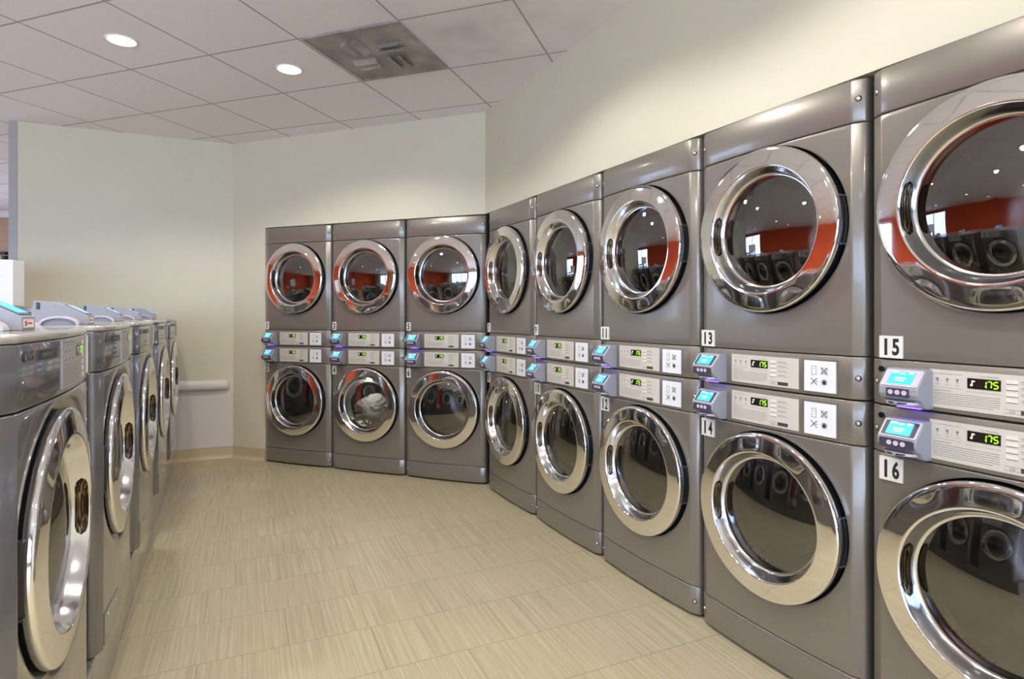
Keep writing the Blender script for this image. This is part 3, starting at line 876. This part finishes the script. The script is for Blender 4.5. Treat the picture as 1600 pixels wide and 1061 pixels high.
D_BOW = 0.012
ZU = 0.984          # joint between lower and upper dryer
def make_upper(variant, rx, lock):
    t = empty('stacked_dryer')
    mb = MB(); shell(mb, 0.003, 0.990, 0.70, M_TAUPE); mb.build('cabinet', t)
    mb = MB(); door_panel(mb, 0.1365, 0.856, 0.561, 0.2935, M_TAUPE, D_BOW); mb.build('front_panel', t)
    mb = MB(); prof_panel(mb, 0.859, 0.991, M_TAUPE, D_BOW, 0.004)
    for sx in (-1, 1): screw(mb, sx*0.3165, 0.93, -0.0083, sx*0.5)
    mb.build('top_panel', t, weld=False)
    for za, zb in ((0.006, 0.14), (0.853, 0.985)):
        mb = MB(); mb.box(-HW+.006, HW-.006, 0.012, 0.030, za, zb, M_SEAM); mb.build('seam_backing', t)
    control_band(t, 0.002, 0.1335, True, D_BOW, rx, variant, lock)
    make_door(t, 0.561, -1, D_BOW); make_drum(t, 0.561, D_BOW)
    return t
def make_lower(variant, rx, lock):
    t = empty('stacked_dryer')
    mb = MB(); shell(mb, 0.012, 0.980, 0.70, M_TAUPE); mb.build('cabinet', t)
    mb = MB(); door_panel(mb, 0.1285, 0.842, 0.540, 0.2935, M_TAUPE, D_BOW); mb.build('front_panel', t)
    mb = MB(); prof_panel(mb, 0.014, 0.1255, M_TAUPE, D_BOW, 0.003)
    for sx in (-1, 1): screw(mb, sx*0.3165, 0.065, -0.0083, sx*0.5)
    mb.build('toe_panel', t, weld=False)
    for za, zb in ((0.84, 0.975), (0.016, 0.13)):
        mb = MB(); mb.box(-HW+.006, HW-.006, 0.012, 0.030, za, zb, M_SEAM); mb.build('seam_backing', t)
    mb = MB()
    for sx in (-1, 1):
        for y in (0.08, 0.62): mb.cyl_z(sx*0.28, y, 0.025, 0.0, 0.013, M_BLACK, 16)
    mb.box(-HW+.01, HW-.01, 0.03, 0.05, 0.001, 0.016, M_BLACK)
    mb.build('levelling_base', t, weld=False)
    control_band(t, 0.845, 0.981, True, D_BOW, rx, variant, lock)
    make_door(t, 0.540, -1, D_BOW); make_drum(t, 0.540, D_BOW)
    return t

def number_plate(parent, num, x, ztop, hgt, wid):
    mb = MB()
    mb.box(x, x+wid, -0.0262, -0.010, ztop-hgt, ztop, M_NUMBG)
    s = str(num); n = len(s); dw = 0.021 if n == 1 else 0.020
    for i, ch in enumerate(s):
        cx = x+wid*(0.5 if n == 1 else (0.29 if i == 0 else 0.71))
        put_text(mb, ch, cx, ztop-hgt/2, dw*(0.42 if ch == '1' else 1), hgt*0.76, -0.0266, M_NUM, 0.034)
    o = mb.build('number_label', parent, weld=False)
    return o

protoU = make_upper(1, 0.048, False); protoL = make_lower(1, 0.048, False)
rows = []
for i in range(3): rows.append((B0 + B_DIR*(PITCH_B*(i+0.5)), rz_of(B_DIR), 1+2*i))
for i in range(5): rows.append((R0 + R_DIR*(PITCH_R*(i+0.5)), rz_of(R_DIR), 7+2*i))
usedU = usedL = False
extra = {1: 'at the left end of the back row', 2: 'at the left end of the back row', 3: 'middle of the back row', 4: 'with white laundry behind its glass',
         5: 'right end of the back row by the corner', 6: 'right end of the back row by the corner', 7: 'first past the corner', 8: 'first past the corner',
         9: 'second past the corner', 10: 'second past the corner', 11: 'middle of the long row', 12: 'middle of the long row',
         13: 'second nearest column', 14: 'second nearest column', 15: 'nearest column at the right edge', 16: 'nearest column at the right edge'}
dryers = {}
for p, rz, num in rows:
    last = num == 15
    if last:
        u = make_upper(0, 0.084, True); l = make_lower(1, 0.080, True)
    else:
        u = protoU if not usedU else copy_tree(protoU, skip=tuple(c for c in protoU.children if c.name.startswith('number_label')))
        l = protoL if not usedL else copy_tree(protoL, skip=tuple(c for c in protoL.children if c.name.startswith('number_label')))
        usedU = usedL = True
    u.location = (p.x, p.y, ZU); u.rotation_euler = (0, 0, rz)
    l.location = (p.x, p.y, 0); l.rotation_euler = (0, 0, rz)
    two = num >= 11 
    wU = 0.066 if num >= 10 else 0.036; wL = 0.066 if num+1 >= 10 else 0.036
    x = -HW + (0.036 if last else 0.018)
    number_plate(u, num, x, 0.203, 0.064, wU); number_plate(l, num+1, x, 0.834, 0.068, wL)
    setp(u, 'taupe upper dryer marked number %d, %s' % (num, extra[num]), 'dryer', 'stacked dryers along the walls')
    setp(l, 'taupe lower dryer marked number %d, %s' % (num+1, extra[num+1]), 'dryer', 'stacked dryers along the walls')
    dryers[num] = u; dryers[num+1] = l

# ---------------------------------------------------------------- laundry inside dryer 4
random.seed(4)
from mathutils import noise as mnoise
def cloth_lump(name, c, sx, sy, sz, seed, mat):
    import bmesh
    bm = bmesh.new(); bmesh.ops.create_icosphere(bm, subdivisions=5, radius=1.0)
    for v in bm.verts:
        p = v.co.copy(); q = p*1.9+Vector((seed*3.1, seed*1.7, seed))
        w = Vector((mnoise.noise(q*0.9), mnoise.noise(q*0.9+Vector((5, 1, 2))), mnoise.noise(q*0.9+Vector((2, 7, 3)))))
        q2 = q + w*1.1
        fold = 1-abs(mnoise.noise(q2*1.5))*2
        fine = 1-abs(mnoise.noise(q2*3.4))*2
        v.co = p*(0.84+0.20*fold+0.09*fine+0.12*mnoise.noise(q))
        v.co = Vector((v.co.x*sx, v.co.y*sy + v.co.z*sz*0.38, v.co.z*sz))
    me = bpy.data.meshes.new(name); bm.to_mesh(me); bm.free(); me.materials.append(mat)
    for pl in me.polygons: pl.use_smooth = True
    o = bpy.data.objects.new(name, me); COL.objects.link(o)
    d4 = dryers[4]; M = Matrix.Translation(d4.location) @ Matrix.Rotation(d4.rotation_euler.z, 4, 'Z')
    o.location = M @ Vector(c); o.rotation_euler = d4.rotation_euler
    return o
o = cloth_lump('laundry_heap', (0.0, 0.060, 0.472), 0.160, 0.085, 0.122, 0.37, M_CLOTH)
ld = bpy.data.lights.new('added_laundry_fill', 'POINT'); ld.energy = 1.0; ld.shadow_soft_size = 0.02; ld.color = WARM  # fill light added inside the drum to make the laundry visible
lo = bpy.data.objects.new('added_laundry_fill', ld); COL.objects.link(lo); lo.parent = dryers[4]; lo.location = (0.0, -0.025, 0.700)
setp(o, 'heap of crumpled white and grey laundry behind the glass of the dryer numbered 4', 'laundry', kind='stuff')

# ---------------------------------------------------------------- washers on their bases (local x right = away from the camera)
W_BOW = 0.012; WB = 0.215; WH = 1.000
def make_washer():
    t = empty('front_load_washer')
    mb = MB(); shell(mb, 0.002, WH-0.03, 0.72, M_TAUPE2); mb.build('cabinet', t)
    mb = MB(); door_panel(mb, 0.004, 0.858, 0.556, 0.2940, M_TAUPE2, W_BOW, scoop=0.006); mb.build('front_panel', t)
    mb = MB(); prof_panel(mb, 0.861, WH-0.018, M_TAUPE2, W_BOW, 0.004); 
    mb.build('control_panel', t)
    cp = t.children[-1]
    # lid: pale glossy worktop with an eased edge
    mb = MB()
    P = plan_pts(W_BOW)
    lvs = [(WH-0.017, 0.0), (WH-0.012, -0.002), (WH-0.004, -0.001), (WH, 0.006)]
    ring = [(x, y) for x, y in P] + [(0.335, 0.72), (-0.335, 0.72)]
    vs = [(x*(1-max(dy, 0)*1.2), y+(dy if y < 0.7 else -dy), z) for z, dy in lvs for x, y in ring]; k = len(ring)
    mb.add(vs, [(j*k+i, j*k+(i+1) % k, (j+1)*k+(i+1) % k, (j+1)*k+i) for j in range(len(lvs)-1) for i in range(k)], M_WASHTOP, True)
    mb.add(vs, [tuple(range(k-1, -1, -1)), tuple(range(3*k, 4*k))], M_WASHTOP)
    mb.build('lid', t)
    mb = MB(); mb.box(-HW+.006, HW-.006, 0.012, 0.030, 0.84, WH-.02, M_SEAM); mb.build('seam_backing', t)
    X = lambda u: -0.341+u
    # decal with display
    mb = MB(); curved_plate(mb, X(0.300), X(0.600), 0.872, 0.978, 0.002, M_DECALD, W_BOW, 12)
    def line(xa, xb, z, th, mt):
        vs = []; n = 6
        for i in range(n+1):
            x = xa+(xb-xa)*i/n; y = fyb(x, W_BOW)-0.0024; vs += [(x, y, z-th/2), (x, y, z+th/2)]
        mb.add(vs, [(2*i, 2*i+2, 2*i+3, 2*i+1) for i in range(n)], mt)
    line(X(.31), X(.42), .972, .002, M_PRINT); line(X(.31), X(.50), .966, .001, M_PRINT)
    for i in range(7): line(X(.31), X(.50-0.03*(i % 2)), .915-.006*i, .0013, M_PRINT)
    line(X(.31), X(.50), .922, .0008, M_PRINT)
    for i in range(3):
        for j in range(2): line(X(.325+.035*i), X(.334+.035*i), .952-.018*j, .005, M_PRINT)
    for i in range(6): curved_plate(mb, X(.528), X(.548), .966-.016*i-.005, .966-.016*i+.005, .003, M_BTN, W_BOW, 1)
    for i in range(6): line(X(.556), X(.585), .966-.016*i, .001, M_PRINT)
    mb.build('instruction_decal', cp, weld=False)
    make_display(cp, X(0.445), X(0.512), 0.936, 0.962, W_BOW)
    # maker's mark, black badge, small lettering
    mb = MB(); x = X(0.075); y = fyb(x, W_BOW)
    mb.disc_y(x, 0.958, 0.0105, y-0.0016, y+0.004, M_PRINTD, 28)
    mb.box(x-0.0008, x+0.0008, y-0.002, y-0.0015, 0.952, 0.963, M_DECALD); mb.box(x, x+0.004, y-0.002, y-0.0015, 0.952, 0.9535, M_DECALD)
    x = X(0.107); put_text(mb, 'LG', x, 0.958, 0.024, 0.0165, fyb(x, W_BOW)-0.0012, M_PRINTD, 0.01)
    mb.build('maker_mark', cp, weld=False)
    mb = MB(); curved_plate(mb, X(0.140), X(0.262), 0.946, 0.966, 0.0022, M_BLACK, W_BOW, 6)
    put_text(mb, 'COMMERCIAL LAUNDRY', X(0.201), 0.956, 0.110, 0.007, fyb(X(0.201), W_BOW)-0.0030, M_DECALD)
    mb.build('badge', cp, weld=False)
    mb = MB(); put_text(mb, 'DirectDrive', X(0.19), 0.911, 0.058, 0.010, fyb(X(0.19), W_BOW)-0.0014, M_PRINTD); line(X(.08), X(.27), .893, .0012, M_PRINTD)
    mb.build('lettering', cp, weld=False)
    mb = MB(); curved_plate(mb, X(0.622), X(0.668), 0.880, 0.978, 0.004, M_PAPER, W_BOW, 4)
    for i in range(5): line(X(.632), X(.655), .966-.006*i, .002, M_PRINT)
    for i in range(3): line(X(.640), X(.650), .92-.006*i, .003, M_PRINTD)
    mb.build('notice_card', cp, weld=False)
    # drain cover low on the left
    mb = MB(); curved_plate(mb, X(0.045), X(0.235), 0.018, 0.115, 0.002, M_TAUPE2, W_BOW, 6); 
    for u in (0.085, 0.195): screw(mb, X(u), 0.095, fyb(X(u), W_BOW)-0.001)
    mb.build('drain_cover', t, weld=False)
    mb = MB(); x = X(0.645); mb.disc_y(x, 0.835, 0.006, fyb(x, W_BOW)-0.002, fyb(x, W_BOW)+0.004, M_GREYM, 14); mb.build('plug', t)
    d_ = make_door(t, 0.552, 1, W_BOW, 0.024); d_.scale = (0.95, 0.95, 0.95); make_drum(t, 0.552, W_BOW)
    return t
def make_washer_reader(parent, x, y, dark=False):
    """wedge payment box on the washer lid; its long side runs back, the screen slants to the aisle"""
    r = empty('card_reader', (x, y, WH)); r.parent = parent
    pr = [(0.0, 0.0), (0.075, 0.0), (0.118, 0.0), (0.165, 0.0), (0.150, 0.080), (0.098, 0.078), (0.074, 0.070), (0.0, 0.030)]
    mb = MB(); mb.prism_yz([(a, b) for a, b in pr], -0.05, 0.05, M_READER)
    mb.box(-0.053, -0.0495, 0.134, 0.144, 0.052, 0.074, M_BLACK)
    mb.build('housing', r, bevel=0.003, weld=False)
    a = Vector((0, 0.0, 0.030)); b = Vector((0, 0.074, 0.070)); t = b-a; L = t.length; t.normalize(); nn = Vector((0, -t.z, t.y))
    M = Matrix(((1, 0, 0, 0), (0, -nn.y, t.y, a.y), (0, -nn.z, t.z, a.z), (0, 0, 0, 1)))
    mb = MB(); mb.bbox(-0.045, 0.045, -0.002, 0.001, 0.006, L-0.006, 0.003, M_SLATE, M); mb.bbox(-0.036, 0.036, -0.0032, 0.0, 0.014, L-0.012, 0.002, M_LCD if dark else M_LCDDIM, M)
    mb.build('screen', r, weld=False)
    mb = MB(); mb.box(-0.040, 0.030, -0.0016, 0.001, 0.006, 0.024, M_PAPER); mb.box(-0.037, -0.022, -0.0020, -0.0014, 0.009, 0.021, M_REDP)
    mb.box(-0.018, 0.018, -0.0020, -0.0014, 0.013, 0.017, M_REDP)
    mb.build('sticker', r, weld=False)
    # arched mounting bracket on the near side with a flat tail
    n = 14; out = []; inn = []
    for i in range(n+1):
        a_ = PI*i/n
        out.append((0.075-0.055*math.cos(a_), 0.028*math.sin(a_)+0.001)); inn.append((0.075-0.048*math.cos(a_), 0.022*math.sin(a_)))
    mb = MB()
    vs = []
    for x_ in (-0.095, -0.051): vs += [(x_, yy, zz) for yy, zz in out] + [(x_, yy, zz) for yy, zz in inn]
    k = 2*(n+1)
    f = []
    for i in range(n):
        f += [(i, i+1, k+i+1, k+i), (n+1+i, k+n+1+i, k+n+2+i, n+2+i), (i, n+1+i, n+2+i, i+1), (k+i, k+i+1, k+n+2+i, k+n+1+i)]
    mb.add(vs, f, M_READERT, False)
    mb.add([(-0.085, yy, zz) for yy, zz in inn], [tuple(range(n+1))], M_READER)
    mb.box(-0.095, -0.051, 0.125, 0.33, 0.0, 0.007, M_READERT)
    mb.build('bracket', r, weld=False)
protoW = make_washer()
m = MB()
basep = None
Llen = W_PITCH
wdes = ['nearest washer of the left row, cut by the left edge', 'second washer of the left row from the front', 'third washer of the left row', 'fourth washer of the left row', 'farthest washer of the left row, by the partition wall']
ubd = [(0.03, 0.042), (0.05, 0.070), (0.05, 0.090), (0.05, 0.105), (0.03, 0.095)]
wrz = rz_of(W_DIR)
wn2 = back_n(W_DIR)
made = []
for i in range(5):
    p = W0 + W_DIR*(W_PITCH*i + 0.342)
    w = protoW if i == 0 else copy_tree(protoW)
    if i == 0: p = p + W_DIR*0.025
    w.location = (p.x+wn2.x*0.01, p.y+wn2.y*0.01, WB); w.rotation_euler = (0, 0, wrz); made.append(w)
    setp(w, 'grey front load washer, %s' % wdes[i], 'washer', 'washers in the left row')
for i, w in enumerate(made): make_washer_reader(w, ubd[i][0], ubd[i][1], i == 0)
def base_box(s0, s1):
    mb = MB()
    c = 0.006
    pr = [(0.0, 0.0), (0.0, WB-0.004), (0.004, WB), (0.74, WB), (0.74, 0.0)]
    mb.prism_yz(pr, s0+0.0015, s1-0.0015, M_TAUPE2)
    return mb
for i in range(5):
    p = W0 + W_DIR*(W_PITCH*i)
    s1 = W_PITCH if i < 4 else 0.70
    s0 = 0.0
    mb = base_box(s0-0.02, s1-0.02)
    o = mb.build('washer_base', bevel=0.002); o.location = (p.x+wn2.x*0.012, p.y+wn2.y*0.012, 0); o.rotation_euler = (0, 0, wrz)
    setp(o, 'low grey metal base under the %s' % wdes[i].split(',')[0], 'equipment base', 'bases under the washers')

# ---------------------------------------------------------------- rail on the partition
def tube_between(name, a, b, rr, z, mat):
    d = unit(b-a); L = (b-a).length
    t = empty(name, (a.x, a.y, z), rz_of(d))
    n = 20
    ends = [(0.0, 0.35), (0.012, 0.75), (0.03, 1.0), (L-0.03, 1.0), (L-0.012, 0.75), (L, 0.35)]
    vs = []
    for x, s in ends:
        for j in range(n):
            aa = 2*PI*j/n; vs.append((x, rr*s*0.62*math.cos(aa), rr*s*math.sin(aa)))
    f = [(i*n+j, i*n+(j+1) % n, (i+1)*n+(j+1) % n, (i+1)*n+j) for i in range(len(ends)-1) for j in range(n)]
    mb = MB(); mb.add(vs, f, mat, True); mb.add(vs, [tuple(range(n-1, -1, -1)), tuple(range(5*n, 6*n))], mat, True); mb.build('bumper', t)
    mb = MB()
    for u in (0.15, 0.5, 0.85): mb.box(L*u-0.03, L*u+0.03, 0.0, 0.05, -0.018, 0.018, mat)
    mb.build('bracket', t, weld=False)
    return t
off = -ln*0.045
rl = tube_between('wall_bumper_rail', L_END + off + L_DIR*0.12, LC + off - L_DIR*0.03, 0.042, 0.645, M_RAIL)
setp(rl, 'white padded bumper rail running low along the pale left wall', 'wall rail')

# ---------------------------------------------------------------- behind the washers on the left
t = empty('white_display_panel', (-3.42, 3.95, 0))
t.rotation_euler = (0, 0, math.radians(10))
setp(t, 'plain white box panel standing behind the washers at the left edge', 'panel')
mb = MB(); mb.box(-0.62, 0.115, -0.10, 0.02, 1.305, 1.61, M_PANELW); mb.build('panel_box', t, bevel=0.004)
mb = MB(); mb.box(-0.58, -0.53, -0.06, -0.01, 0.0, 1.305, M_GREYM); mb.box(-0.05, 0.0, -0.06, -0.01, 0.0, 1.305, M_GREYM); mb.build('stand', t, weld=False)
t = empty('steel_ledge', (-3.385, 4.02, 0), math.radians(10))
setp(t, 'narrow grey metal ledge on posts just below the white panel', 'ledge')
mb = MB(); mb.box(-0.75, 0.11, 0.06, 0.26, 1.262, 1.300, M_GREYM); mb.build('shelf_top', t, bevel=0.003)
mb = MB(); mb.box(-0.70, 0.00, 0.08, 0.24, 1.243, 1.262, M_SLATE); mb.build('under_tray', t)
for x in (-0.70, 0.045):
    mb = MB(); mb.box(x, x+0.03, 0.14, 0.17, 0.0, 1.243, M_GREYM); mb.build('post', t)
t = MB(); t.box(-0.11, 0.0, -0.05, 0.0, -0.02, 0.02, M_BLACK); t.box(-0.05, 0.0, -0.05, 0.0, -0.12, -0.04, M_BLACK)
o = t.build('wall_fixture', weld=False); o.location = (-7.29, YF, 2.13)
setp(o, 'small black fixture on the tan wall beyond the partition', 'wall fixture')
